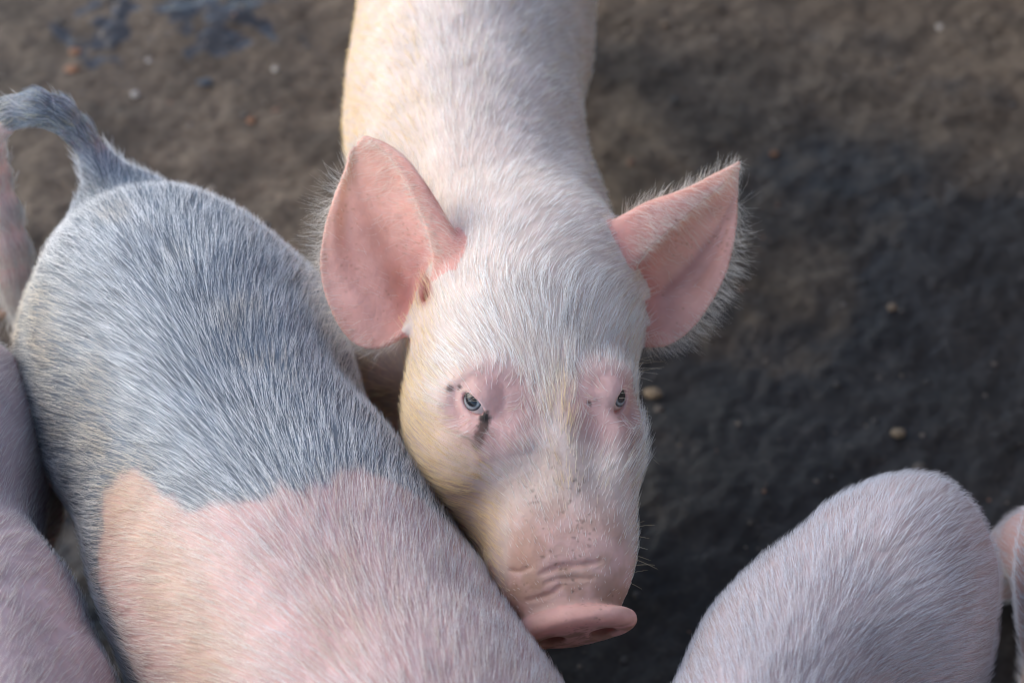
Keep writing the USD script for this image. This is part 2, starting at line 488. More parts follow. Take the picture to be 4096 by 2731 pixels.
def head_sdf(p):
    d = skull_sdf(p)
    # brows
    for e, g in ((eyeL, gL), (eyeR, gR)):
        d = smin(d, ell(p, e - HF * 14 * mm + HD * 1.5 * mm + g * 1.5 * mm, AX, (16 * mm, 9 * mm, 9 * mm)), .012)
        d = smax(d, 15.8 * mm - np.linalg.norm(p - e - g * 25.0 * mm, axis=1), 9 * mm)
        de = np.linalg.norm(p - e, axis=1)
        d = smin(d, de - (EYE_R + 1.5 * mm), .006)
        d = d + 0.55 * mm * np.exp(-((de - 16.6 * mm) / (2.2 * mm)) ** 2)
    d = smin(d, disc_sdf(p), .012)
    for c in nost:
        d = smax(d, -ell(p, c, DAX, (8.0 * mm, 5.2 * mm, 14 * mm)), 2.5 * mm)
    # creases over the snout
    for line, r in CREASE:
        d = smax(d, -chain(p, line, r), 2.2 * mm)
    # ears
    for tr, th, e in trees:
        dist, i = tr.query(p, distance_upper_bound=0.03)
        ok = np.isfinite(dist)
        de = np.full(len(p), 0.03); de[ok] = dist[ok] - th[i[ok]]
        d = smin(d, de, .007)
    d = smax(d, -ell(p, EAR_PIT, np.stack([RIGHT * .94 + UP * .34, UP * .94 - RIGHT * .34, VIEW]), (4.5 * mm, 17 * mm, 9 * mm)), 4 * mm)
    # eye openings
    for e, g, a in ((eyeL, gL, aL), (eyeR, gR, aR)):
        b = np.cross(g, a)
        ax = np.stack([a, b, g])
        almond = ell(p, e + g * 11.0 * mm + a * 1.2 * mm - UP * .9 * mm, ax, (9.0 * mm, 4.8 * mm, 9 * mm))
        almond = smin(almond, cone(p, e + g * 10.5 * mm + a * 4 * mm, e + g * 9.5 * mm + a * 11.5 * mm, 3.0 * mm, 0.8 * mm), 3 * mm)
        d = smax(d, -almond, 1.6 * mm)
    return d


def trunk_sdf(p):
    b = loft(p, TRUNK, A([1.0, 0, 0]))
    for s in (-1, 1):
        x = -.024 + s * .052
        b = smin(b, ell(p, A([x, .185, .215]), np.eye(3), (.042, .06, .09)), .04)
        b = smin(b, chain(p, [A([x - .010 * (s < 0), .135 - .01 * (s < 0), .19]), A([x - .010 * (s < 0), .105, .11]), A([x - .006 * (s < 0), .115, .045]), A([x - .006 * (s < 0), .10, .012])], [.042, .034, .019, .018]), .02)
        b = smin(b, ell(p, A([x, .66, .23]), np.eye(3), (.045, .08, .10)), .04)
        b = smin(b, chain(p, [A([x, .66, .19]), A([x, .66, .12]), A([x, .70, .085]), A([x, .685, .012])], [.04, .025, .017, .017]), .02)
    return b


def main_sdf(p):
    far_head = np.linalg.norm(p - HO - HF * .01, axis=1) - .24          # everything of the head lies inside this ball
    d = far_head + .04
    near = far_head < .0
    d[near] = head_sdf(p[near])
    b = .09 - p[:, 1]
    far = b < .13
    b[far] = trunk_sdf(p[far])
    return smin(d, b, .035)


def crease(pts, r):
    q = [on_skull(*c) for c in pts]
    fine = [q[i] + (q[i + 1] - q[i]) * t for i in range(len(q) - 1) for t in (0, .5)] + [q[-1]]
    rr = r * mm * np.sin(np.linspace(.25, PI - .25, len(fine))) ** .6
    return fine, rr


CREASE = [crease([(2160, 2296), (2190, 2282), (2240, 2264), (2330, 2258), (2400, 2244)], 1.8),
          crease([(2180, 2332), (2225, 2314), (2290, 2310), (2370, 2312)], .8),
          crease([(2110, 2400), (2160, 2388), (2210, 2370), (2245, 2340)], 1.2),
          crease([(2040, 2280), (2080, 2285), (2125, 2265)], .9)]
xs = grid_axis([(-.175, .215, .0015)])
ys = grid_axis([(-.235, .17, .0015), (.17, .86, .006)])
zs = grid_axis([(-.01, .19, .005), (.19, .46, .0015)])

rng = np.random.default_rng(7)


def scatter(v, f, vn, density, n, margin=260, facing=-0.35):
    """Random points on a mesh, weighted by a per-vertex density, on the side that a viewer near the camera could see."""
    area = 0.5 * np.linalg.norm(np.cross(v[f[:, 1]] - v[f[:, 0]], v[f[:, 2]] - v[f[:, 0]]), axis=1)
    cen = v[f].mean(1)
    px = pixel_of(cen)
    seen = (px[:, 0] > -margin) & (px[:, 0] < 4096 + margin) & (px[:, 1] > -margin) & (px[:, 1] < 2731 + margin)
    fn = vn[f].mean(1)
    seen &= (fn * unit(CAM - cen)).sum(1) > facing
    w = area * density[f].mean(1) * seen
    tri = rng.choice(len(f), n, p=w / w.sum())
    b = rng.dirichlet([1, 1, 1], n)
    p = (v[f[tri]] * b[:, :, None]).sum(1)
    nn = unit((vn[f[tri]] * b[:, :, None]).sum(1))
    return p, nn, tri, b


def grow(p, n, flow, length, lift, width, k=5, droop=0.5, clump=0.5, clump_n=None, jitter=0.22, wave=0.06, tip=0.25):
    """Hairs from roots p along 'flow' (projected to the skin), raised by 'lift' (radians), gathered into tufts."""
    N = len(p)
    flow = flow + rng.normal(0, jitter, (N, 3))
    t = unit(flow - (flow * n).sum(1, keepdims=True) * n)
    lift = np.broadcast_to(lift, (N,)) * rng.uniform(0.55, 1.5, N)
    length = np.broadcast_to(length, (N,)) * rng.uniform(0.65, 1.2, N)
    s = np.linspace(0, 1, k)[None, :, None]
    d = t * np.cos(lift)[:, None] + n * np.sin(lift)[:, None]
    side = np.cross(t, n)
    bend = rng.normal(0, wave, (N, 1, 1))
    L = length[:, None, None]
    pts = p[:, None] + L * (s * d[:, None] - s ** 2 * (droop * np.sin(lift))[:, None, None] * n[:, None] + bend * s ** 2 * side[:, None])
    if clump > 0:
        g = rng.choice(N, clump_n or N // 12, replace=False)
        _, near = cKDTree(p[g]).query(p)
        gp = pts[g][near]
        ok = (np.linalg.norm(p - p[g][near], axis=1) < 0.012)[:, None, None]
        amount = clump * rng.uniform(0.3, 1.0, (N, 1, 1)) * s ** 1.3
        pts = np.where(ok, pts + (gp + (p - p[g][near])[:, None] * 0.25 - pts) * amount, pts)
    w = np.broadcast_to(width, (N,))[:, None] * (1 - (1 - tip) * np.linspace(0, 1, k)[None] ** 1.5)
    return pts, w


def shades(n, colors, weights, spread=0.08):
    c = A(colors, float)[rng.choice(len(colors), n, p=A(weights) / sum(weights))]
    return np.clip(c * rng.normal(1, spread, (n, 1)), 0.004, 0.95)


def blotch(p, scale, seed=0, octaves=3):
    return meshkit.fbm(np.asarray(p) * scale + 11.3, octaves, seed)

# ------------------------------------------------------------------ body, pigment and coat of the standing piglet
V, F = surface(main_sdf, xs, ys, zs)
n0 = normals(V, F)
V = V + n0 * ((meshkit.fbm(V * 16 + 4, 2, 50) - .5) * .008 * sstep(V[:, 1], .10, .2) + (meshkit.fbm(V * 110 + 9, 2, 51) - .5) * .0008 * (np.linalg.norm(V - eyeL, axis=1) > .014) * (np.linalg.norm(V - eyeR, axis=1) > .014))[:, None]
N_ = normals(V, F)
L_ = local(V) / mm                                            # across, forward, dorsal in millimetres
C = np.tile(A([.585, .455, .39]), (len(V), 1))
nz = blotch(V, 60, 3)[:, None]
C = C * (0.9 + 0.2 * nz)
PINK, EARPINK, SNOUT = A([.60, .31, .28]), A([.66, .325, .275]), A([.59, .36, .31])


def blend(mask, col):
    global C
    C = C * (1 - mask[:, None]) + np.asarray(col) * mask[:, None]


ear_in, ear_any, ear_rim, ear_u = [np.zeros(len(V)) for _ in range(4)]
ear_dir, ear_dv, ear_v, ear_back = np.zeros((len(V), 3)), np.zeros((len(V), 3)), np.ones(len(V)), np.zeros(len(V))
for tr, th, e in trees:
    dist, i = tr.query(V, distance_upper_bound=0.016)
    ok = np.isfinite(dist); i = np.where(ok, i, 0)
    on = ok & (dist < th[i] + 5.8 * mm) & (e[1][i] > 0.04)
    front = (N_ * e[3][i]).sum(1)
    ear_any = np.maximum(ear_any, on); ear_v[on] = e[2][i][on]; ear_dv[on] = e[5][i][on]; ear_back = np.maximum(ear_back, on * sstep(-front, 0.0, .4)); ear_u = np.where(on, e[1][i], ear_u)
    ear_in = np.maximum(ear_in, on * sstep(front, -.35, .1))
    rim = np.minimum(np.minimum(e[2][i], 1 - e[2][i]) * 1.6, 1 - e[1][i])
    ear_rim = np.maximum(ear_rim, on * (1 - sstep(rim, 0.01, 0.09)))
    out = e[4][i] * 0.8 + e[5][i] * np.where(e[2][i] > .5, 1, -1)[:, None] * np.abs(e[2][i] * 2 - 1)[:, None] * 1.2
    ear_dir[on] = unit(out)[on]
blend(.6 * (1 - sstep(L_[:, 1], -60, 10)) * (1 - ear_any), [.60, .51, .45])
is_head = sstep(L_[:, 1], -120, -80) * (1 - ear_any)
snout = is_head * sstep(L_[:, 1] - 45 * sstep(-L_[:, 0], 33, 43) - 30 * sstep(L_[:, 0], 30, 41), 48, 88)
blend(snout * .8, SNOUT)
disc_q = (V - DISC_C) @ DAX.T / mm
on_disc = ((disc_q[:, 2] > -8) & (disc_q[:, 2] < 9)) * sstep(-np.hypot(disc_q[:, 0] / 39, disc_q[:, 1] / 28), -1.25, -1.0)
blend(on_disc * .9, [.65, .355, .305])
eyed = np.minimum(np.linalg.norm((V - eyeL) / mm, axis=1), np.linalg.norm((V - eyeR) / mm, axis=1))
eyed2 = np.minimum(np.linalg.norm((V - eyeL - HF * 8 * mm - HR * 6 * mm) / mm, axis=1), np.linalg.norm((V - eyeR - HF * 8 * mm + HR * 4 * mm) / mm, axis=1)) + 5 * (blotch(V, 70, 15) - .5)
ring = (1 - sstep(eyed2, 18, 41)) * (1 - ear_any)
blend(ring * .66, PINK)
blend((1 - sstep(eyed, 11, 14.5)) * .7, [.62, .36, .34])
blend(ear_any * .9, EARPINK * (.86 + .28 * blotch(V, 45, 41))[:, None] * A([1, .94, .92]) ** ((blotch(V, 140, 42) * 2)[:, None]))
ear_base_shade = ear_in * (1 - sstep(ear_u, 0.0, 0.3))
ear_pit_shade = 1 - sstep(np.linalg.norm((V - EAR_PIT) @ np.stack([RIGHT * .94 + UP * .34, UP * .94 - RIGHT * .34, VIEW]).T / A([8, 17, 16]) / mm, axis=1), .6, 1.3)
blend(np.maximum(ear_base_shade * .35, ear_pit_shade * .85), [.30, .085, .065])  # shadow at the ear base painted into the skin colour
# dirt that has stuck to the skin: the dark run below the inner corner of each eye, crumbs on the snout
tear = []
for e, g, a, side in ((eyeL, gL, aL, -1), (eyeR, gR, aR, 1)):
    o = e + g * 9.0 * mm + a * 14 * mm
    tear.append((o, o + HF * 21 * mm + HR * side * 9 * mm - HD * 9 * mm))
tear_t = np.zeros(len(V))
for (o, o2), r, amount in zip(tear, (4.2, 1.9), (1.0, .6)):
    t_ = np.clip((V - o) @ (o2 - o) / ((o2 - o) @ (o2 - o)), 0, 1)
    dd = cone(V, o, o2, r * mm, r * .75 * mm) / mm + (blotch(V, 420, 5) - .5) * 5
    blend((1 - sstep(dd, -.8, 1.3)) * amount * (1 - .55 * t_), A([.030, .022, .018])[None] * (1 - t_[:, None]) + A([.17, .085, .045])[None] * t_[:, None])
for c_, r_q in ((on_skull(1800, 1552), 2.6), (on_skull(1838, 1548), 1.6), (on_skull(2355, 1612), 1.5)):
    blend((1 - sstep(np.linalg.norm(V - c_, axis=1) / mm + (blotch(V, 400, 6) - .5) * 2.5, r_q * .6, r_q * 1.4)) * .85, [.09, .06, .05])
speck = blotch(V, 640, 9, 2) + .62 * (blotch(V, 62, 19, 2) - .5)
smear = snout * (1 - on_disc * .6) * sstep(blotch(V, 48, 14, 4), .47, .66)
blend(smear * .5, [.36, .225, .15])
zone = snout * (1 - on_disc) * sstep(blotch(V, 70, 4), .42, .62) * (L_[:, 2] > -60)
blend(zone * .6, [.40, .25, .175])
blend(sstep(speck, .755, .82) * np.maximum(np.maximum(zone, .35 * snout), .7 * is_head * sstep(L_[:, 1], 20, 50) * (1 - sstep(np.abs(L_[:, 0]), 18, 28))) * .75, [.10, .065, .045])
blend(sstep(speck, .77, .81) * (ear_in * sstep(ear_u, .05, .3)) * .45, [.28, .13, .08])
face_dirt = on_disc * sstep(disc_q[:, 2], 0, 4) * (1 - sstep(disc_q[:, 1], 2, 12)) * sstep(blotch(V, 160, 12), .40, .62)
blend(face_dirt * .75, [.30, .17, .11])
for c_ in nost:
    blend((1 - sstep(np.linalg.norm((V - c_) @ DAX.T / mm / A([9, 6.5, 14]), axis=1), .75, 1.15)) * .75, [.16, .075, .05])
base0 = A([-.02, .3, 0.0])
pig, B0 = thing('piglet', base0, 'pale pink white-haired piglet standing and looking up at the viewer, pink ears spread', 'piglet')
put(pig, 'body', V, F, 'skin', B0, C)

# eyes
for e, g, a, part_label in ((eyeL, gL, aL, 'open grey eye seen from the front'), (eyeR, gR, aR, 'narrow grey eye seen from the side')):
    s = trimesh.creation.uv_sphere(1.0, count=[72, 144])
    w = np.array(s.vertices)
    b = np.cross(g, a)
    look_at = unit(g + 0.12 * TOCAM + 0.10 * UP)
    a2 = unit(a - (a @ look_at) * look_at); b2 = np.cross(look_at, a2)
    X, Y, Z = w[:, 0], w[:, 1], w[:, 2]
    ang = np.degrees(np.arccos(np.clip(Z, -1, 1)))
    col = np.tile(A([.62, .50, .46]), (len(w), 1))
    iris = 1 - sstep(ang, 35.5, 37.5)
    fib = 0.85 + .3 * meshkit.noise(np.stack([np.arctan2(Y, X) * 9, ang * .05, ang * 0], 1), 3)[:, None]
    col = col * (1 - iris[:, None]) + iris[:, None] * A([.25, .265, .275]) * fib * (0.10 + .90 * sstep(-(w @ A([b2 @ a2 * 0, 0, 0])) if False else -((w @ np.stack([a2, b2, look_at])) @ UP), -.28, .12))[:, None]  # shadow of lid and lashes painted on the upper iris
    limbus = sstep(ang, 28, 33) * iris
    col = col * (1 - limbus[:, None]) + limbus[:, None] * A([.02, .02, .025])
    pupil = 1 - sstep(np.hypot(X / .42, Y / .31), .9, 1.05)
    col = col * (1 - pupil[:, None]) + pupil[:, None] * A([.006, .006, .008])
    bulge = 1 + 0.07 * np.exp(-(ang / 28) ** 2)
    P = e + (w * bulge[:, None] * EYE_R) @ np.stack([a2, b2, look_at])
    put(pig, 'eye', P, np.array(s.faces), 'eye', B0, col, label=part_label)

# coat of the head and back
r_, f_, d_ = L_.T
fl_eye = np.where((np.linalg.norm(V - eyeL, axis=1) < np.linalg.norm(V - eyeR, axis=1))[:, None], V - eyeL, V - eyeR)
onhead = sstep(f_, -105, -60)[:, None]
sgn = np.clip(r_ / 45, -1.2, 1.2)[:, None]
lowc = sstep(-d_, 22, 62)[:, None]
kk = np.interp(f_, [-90, -40, 20, 70, 110], [.30, .55, .85, .55, .35])[:, None]
flow_h = -HF[None] * (1 - .35 * lowc) + HR[None] * sgn * (kk + .75 * lowc) - HD[None] * .35 * lowc
rg = (1 - sstep(eyed, 18, 34))[:, None]
flow_h = flow_h * (1 - .7 * rg) + unit(fl_eye) * rg * .9
spine_x = -.036
ab = np.clip((V[:, 0] - spine_x) / .085, -1, 1)[:, None]
flow_b = A([0, 1.0, 0])[None] + A([1.0, 0, 0])[None] * ab * .95 - A([0, 0, 1.0])[None] * np.abs(ab) ** 2 * .7
flow = flow_h * onhead + flow_b * (1 - onhead)
skin_free = np.clip(1 - ear_any, 0, 1) * (1 - on_disc)
bare = sstep(eyed, 12.5, 17)
len_h = np.interp(f_, [-120, -60, 0, 45, 70, 95, 130], [20, 25, 23, 14, 7, 4, 3]) * mm
len_h = len_h * (1 - .4 * lowc[:, 0]) * (.38 + .62 * sstep(eyed2, 17, 36)) * (1 - .3 * sstep(f_, 5, 35) * (1 - sstep(np.abs(r_), 34, 50)))
len_b = np.full(len(V), 15 * mm)
lenf = len_h * onhead[:, 0] + len_b * (1 - onhead[:, 0])
f_e = f_ - 55 * sstep(-r_, 33, 43) - 40 * sstep(r_, 30, 41)
len_q = np.interp(f_e, [-120, -60, 0, 45, 70, 95, 130], [20, 25, 23, 14, 7, 4, 3]) * mm * (1 - .4 * lowc[:, 0]) * (.38 + .62 * sstep(eyed2, 17, 36)) * (1 - .3 * sstep(f_, 5, 35) * (1 - sstep(np.abs(r_), 34, 50)))
lenf = len_q * onhead[:, 0] + len_b * (1 - onhead[:, 0])
dens = skin_free * bare * (np.interp(f_e, [-400, -130, -90, 45, 75, 105, 140], [.55, .55, 1, 1, .75, .45, .25]) * (.42 + .58 * sstep(eyed2, 17, 34)) * (1 - .45 * sstep(f_, 5, 35) * (1 - sstep(np.abs(r_), 34, 50))))
tearz = np.minimum(*[cone(V, o_, o2_, r_q * mm, r_q * mm) / mm for (o_, o2_), r_q in zip(tear, (3, 1.2))])
tear_along = np.clip((V - tear[0][0]) @ (tear[0][1] - tear[0][0]) / np.sum((tear[0][1] - tear[0][0]) ** 2), 0, 1)


def lerpv(a, tri, b):
    return (a[F[tri]] * (b[:, :, None] if a.ndim == 2 else b)).sum(1)


p, n, tri, b = scatter(V, F, N_, dens, 39000, margin=520)
ln = lerpv(lenf, tri, b)
hpts, hw = grow(p, n, lerpv(flow, tri, b), ln, .20, .19 * mm, clump=.36, clump_n=6500, jitter=.12, wave=.03, tip=.15)
tintc = shades(len(p), [(.92, .91, .82), (.95, .95, .91), (.85, .76, .53), (.62, .47, .25)], [.42, .46, .10, .02])
lc = lerpv(L_, tri, b)
yellow = sstep(1.1 * np.exp(-((lc[:, 0] - 3 + 10 * (blotch(p, 60, 33) - .5)) / 8) ** 2) * sstep(lc[:, 1], -25, 0) * (1 - sstep(lc[:, 1], 50, 75)) + 1.6 * sstep(-lc[:, 0], 30, 52) * sstep(-lc[:, 2], 6, 32) + .6 * sstep(lc[:, 0], 40, 60) * sstep(-lc[:, 2], 25, 50) * sstep(lc[:, 1], 20, 50) + (blotch(p, 130, 31) - .5) * 1.6 + .16 * sstep(-lc[:, 0], -10, 35) * sstep(lc[:, 1], -75, -30), .3, 1.0)[:, None]
yellow = yellow * .85
tintc = tintc * (1 - yellow) + tintc * A([.96, .77, .45]) * yellow
crown = (sstep(-lc[:, 1], -5, 40) * (1 - sstep(np.abs(lc[:, 0]), 38, 60)) * (1 - sstep(p[:, 1], .16, .24)) * .75)[:, None]
tintc = tintc * (1 - crown) + A([.96, .97, .96]) * crown
flank_warm_light = (sstep(-(p[:, 0] + .036), .03, .085) * sstep(p[:, 1], .10, .16) * sstep(p[:, 2], .20, .26) * .6)[:, None]  # warm side light painted into the hair of the left flank
tintc = tintc * (1 - flank_warm_light) + tintc * A([1.0, .91, .74]) * flank_warm_light
soil = (sstep(blotch(p, 26, 71), .60, .72) * .35)[:, None]
tintc = tintc * (1 - soil) + A([.66, .52, .37]) * soil
dk = (1 - sstep(lerpv(tearz, tri, b) + rng.normal(0, .8, len(p)), .5, 3.5))[:, None]
ta = lerpv(tear_along, tri, b)[:, None]
tintc = tintc * (1 - dk * (.93 - .35 * ta)) + (A([.04, .03, .025]) * (1 - ta) + A([.24, .14, .08]) * ta) * dk * (.93 - .35 * ta)
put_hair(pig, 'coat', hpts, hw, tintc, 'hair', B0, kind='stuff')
# ear fringe and the hair inside the ears
densE = ear_rim * 1.0 + ear_back * .55 * sstep(ear_u, .1, .3) + ear_in * (1 - sstep(ear_v, .15, .5)) * .40 + ear_in * .05
p, n, tri, b = scatter(V, F, N_, densE, 7800, facing=-2)
ed = unit(lerpv(ear_dir, tri, b)); ev = unit(lerpv(ear_dv, tri, b)); inner = ((lerpv(ear_in, tri, b) > .5) & (lerpv(ear_v, tri, b) < .55))
fd = np.where(inner[:, None], ev + .4 * ed, ed)
LE = np.where(inner, 12, 15 + 11 * sstep(lerpv(ear_v, tri, b), .4, .7)) * mm * np.where(lerpv(ear_in, tri, b) > .5, np.where(inner, 1, .3), 1) * (.6 + .4 * (1 - lerpv(ear_rim, tri, b)))
epts, ew = grow(p, n, fd, LE, np.where(inner, .35, .42), .11 * mm, clump=.35, clump_n=900, jitter=.3)
put_hair(pig, 'ear_hair', epts, ew, shades(len(p), [(.84, .80, .72), (.78, .70, .58)], [.7, .3]), 'hair', B0, kind='stuff')

# lashes on the upper lids, whiskers and long brow bristles
lash_p, lash_d = [], []
for e, g, a, s in ((eyeL, gL, aL, -1), (eyeR, gR, aR, 1)):
    b = np.cross(g, a); b = b if b @ HF < 0 else -b
    b = b if b @ UP > 0 else -b
    for t in np.linspace(-1, .5, 11 if s < 0 else 5):
        q = e + g * (EYE_R + 1.8 * mm - 2.5 * mm * t * t) + a * 8.5 * mm * t + b * 6.2 * mm * math.sqrt(max(0, 1 - .8 * t * t))
        lash_p.append(q); lash_d.append(g * 1.0 - b * .25 - a * .35)
lash_p, lash_d = A(lash_p), unit(A(lash_d))
kq = np.linspace(0, 1, 5)[None, :, None]
lp = lash_p[:, None] + kq * 7 * mm * rng.uniform(.7, 1.2, (len(lash_p), 1, 1)) * unit(lash_d + rng.normal(0, .16, lash_d.shape))[:, None] + kq ** 2 * A([0, 0, -1.0]) * 2.5 * mm
put_hair(pig, 'eyelashes', lp, np.tile(np.linspace(.15, .05, 5) * mm, (len(lash_p), 1)), shades(len(lash_p), [(.85, .78, .60)], [1]), 'hair', B0, kind='stuff')
WH = [(2508, 2098, 9, .30), (2512, 2110, 14, .2), (2518, 2140, 10, -.1), (2520, 2180, 9, -.18), (2518, 2215, 11, -.25), (2520, 2230, 15, -.35), (2518, 2260, 13, .1), (2520, 2290, 9, .25), (2515, 2330, 7, -.45),
      (2545, 1760, 14, -.9), (2560, 1800, 12, -.7), (2530, 1452, 18, .35), (2535, 1462, 21, .20), (2532, 1475, 19, .08), (2540, 1485, 16, -.02), (2538, 1495, 20, .28), (2536, 1470, 15, .45), (2540, 1500, 13, -.2), (2530, 1440, 17, .05)]


def whisker_root(px, py, step):
    for _ in range(30):
        q = on_skull(px, py)
        if abs(float(skull_sdf(q[None])[0])) < 1.5 * mm:
            return q
        px += step
    return q


wp = []
for px, py, ln, sl in WH:
    q = whisker_root(px + 6, py, -8)
    d = unit(RIGHT * 1.0 + UP * sl + TOCAM * .1)
    kk_ = np.linspace(0, 1, 7)[:, None]
    wp.append(q + kk_ * ln * 1.15 * mm * d + kk_ ** 2 * A([0, 0, -1.0]) * ln * .14 * mm)
for px, py, ln, sl in [(1700, 2010, 9, -.3), (1760, 2095, 8, -.5), (1850, 2170, 9, -.6), (1930, 2260, 9, -.4), (1960, 2330, 8, -.5), (1640, 1530, 8, -.1), (2010, 2390, 8, -.3)]:
    q = whisker_root(px, py, 8)
    d = unit(-RIGHT + UP * sl + TOCAM * .15)
    kk_ = np.linspace(0, 1, 7)[:, None]
    wp.append(q + kk_ * ln * mm * d)
wp = A(wp)
put_hair(pig, 'whiskers', wp, np.tile(np.linspace(.22, .07, 7) * mm, (len(wp), 1)), shades(len(wp), [(.62, .50, .30), (.75, .66, .5)], [.5, .5]), 'hair', B0, kind='stuff')

# ================================================================== the other piglets
def pig_frame(tail, heading):
    h = unit(A([heading[0], heading[1], 0.0]))
    side = A([-h[1], h[0], 0.0])
    return A([tail[0], tail[1], 0.0]), h, side


def make_sdf(o, h, side, stations, rump, hams, legs, tail=None, extra=None):
    st = [(o + h * s + side * x + A([0, 0, z]), w, hh) for s, x, z, w, hh in stations]
    at = lambda s, x, z: o + h * s + side * x + A([0, 0, z])

    def sdf(p):
        d = loft(p, st, side)
        bx = np.stack([h, side, A([0, 0, 1.0])])
        d = smin(d, ell(p, at(*rump[:3]), bx, rump[3]), .05)
        for s, x, z, r in hams:
            d = smin(d, ell(p, at(s, x, z), np.stack([h, side, A([0, 0, 1.0])]), r), .045)
        for pts, r in legs:
            d = smin(d, chain(p, [at(*q) for q in pts], r), .025)
        # head, low in front
        n = stations[-1]
        c = at(n[0] + .06, n[1], n[2] - .01)
        d = smin(d, ell(p, c, np.stack([h, side, A([0, 0, 1.0])]), (.09, .066, .068)), .05)
        d = smin(d, cone(p, c + h * .05 - A([0, 0, .015]), c + h * .145 - A([0, 0, .06]), .05, .034), .03)
        for sg in (-1, 1):
            b = c - h * .02 + side * sg * .045 + A([0, 0, .05])
            d = smin(d, ell(p, b + side * sg * .045 + A([0, 0, .03]) + h * .01, np.stack([unit(side * sg + A([0, 0, .6])), h, np.cross(unit(side * sg + A([0, 0, .6])), h)]), (.062, .036, .006)), .012)
        if tail is not None:
            d = smin(d, chain(p, tail[0], tail[1], 0.006), .03)
        if extra is not None:
            d = extra(p, d)
        return d
    return sdf


def std_legs(hind, fore, half):
    out = []
    for sg in (-1, 1):
        x = sg * half
        out.append(([(hind, x, .19), (hind + .015, x, .12), (hind - .03, x, .085), (hind - .012, x, .014)], [.042, .027, .018, .018]))
        out.append(([(fore, x, .17), (fore, x, .09), (fore, x, .045), (fore + .012, x, .013)], [.036, .021, .016, .018]))
    return out


def box_axes(o, h, length, step, pad=.17):
    c = A([o, o + h * length])
    lo, hi = c.min(0) - pad, c.max(0) + pad
    return np.arange(lo[0], hi[0], step), np.arange(lo[1], hi[1], step), np.arange(-.012, .46, step)


def coat_flow(p, o, h, side, half):
    q = p - o
    a = (q @ side) / half
    down = sstep(np.abs(a), .5, 1.1)
    fl = -h[None] * 1.0 + side[None] * (np.sign(a) * np.clip(np.abs(a), 0, 1) * 1.25)[:, None] - A([0, 0, 1.0])[None] * (down * .5)[:, None]
    return fl, a


# ---- grey and pink spotted piglet, seen from behind its tail
o, h, side = pig_frame((-.283, .158), (.47, -.88))
tail_px = [(455, 760, .300), (405, 670, .318), (330, 550, .342), (245, 465, .360), (155, 430, .370), (65, 445, .365), (0, 500, .352), (-28, 590, .330), (-25, 700, .30), (-3, 830, .275), (28, 970, .25), (52, 1090, .228), (58, 1190, .21)]
tailp = [at_height(*q) for q in tail_px]
tail_r = [.026, .015, .0105, .009, .008, .0075, .007, .0072, .009, .0105, .0115, .011, .006]
SP = [(.12, .006, .248, .094, .104), (.22, -.005, .246, .105, .112), (.33, -.006, .243, .114, .117), (.43, 0, .243, .112, .117), (.53, 0, .245, .100, .11), (.61, 0, .25, .078, .088)]
spot_sdf = make_sdf(o, h, side, SP, (.085, .010, .255, (.125, .096, .102)), [(.10, .056, .20, (.085, .05, .10)), (.10, -.044, .20, (.085, .05, .10))], std_legs(.10, .52, .056), (tailp, tail_r))
V, F = surface(spot_sdf, *box_axes(o, h, .75, .004))
V = V + normals(V, F) * ((meshkit.fbm(V * 15 + 2 + o[0] * 9, 2, 60) - .5) * .012)[:, None]
N_ = normals(V, F)
q = V - o
sp_s, sp_a, sp_z = q @ h, q @ side, V[:, 2]
SPOT = (o, h, side)
# border of the grey saddle, across the back: (across, along); measured from the tail
edge_a = A([-.14, -.118, -.113, -.1, -.096, -.091, -.078, -.0675, -.066, -.060, -.055, -.043, -.034, -.022, -.010, .0, .006, .024, .036, .054, .066, .080, .10, .13])
edge_s = A([.36, .345, .258, .245, .235, .228, .231, .240, .256, .276, .292, .296, .302, .309, .312, .310, .320, .315, .308, .310, .319, .330, .335, .345])


def grey_mask(p):
    q = p - o
    s_, a_ = q @ h, q @ side
    w = (blotch(p, 110, 21, 3) - .5) * .016
    return 1 - sstep(s_ + w, np.interp(a_, edge_a, edge_s) - .006, np.interp(a_, edge_a, edge_s) + .006)


grey = grey_mask(V)
C = np.tile(A([.56, .365, .34]), (len(V), 1)) * (.9 + .2 * blotch(V, 40, 6)[:, None])
C = C * (1 - grey[:, None]) + grey[:, None] * A([.165, .19, .215]) * (.75 + .5 * blotch(V, 50, 8)[:, None])
skin_warm_light = np.exp(-((sp_a + .082) / .022) ** 2) * sstep(sp_s, .14, .24) * (1 - sstep(sp_s, .36, .46)) * .55  # band of warm light from the left, put into the skin colour
C = C * (1 - (skin_warm_light * (1 - grey))[:, None]) + A([.60, .42, .29]) * (skin_warm_light * (1 - grey))[:, None]
_, ti = cKDTree(A(tailp)).query(V)
tail_tip = (np.linalg.norm(V - A(tailp)[ti], axis=1) < .03) & (ti >= 6)
C[tail_tip] = A([.58, .43, .39])
spot, SB = thing('piglet', o + h * .3, 'piglet with grey rump and pink back walking away at the left, tail raised', 'piglet')
spot_mesh = (V, F, N_)
put(spot, 'body', V, F, 'skin', SB, C)

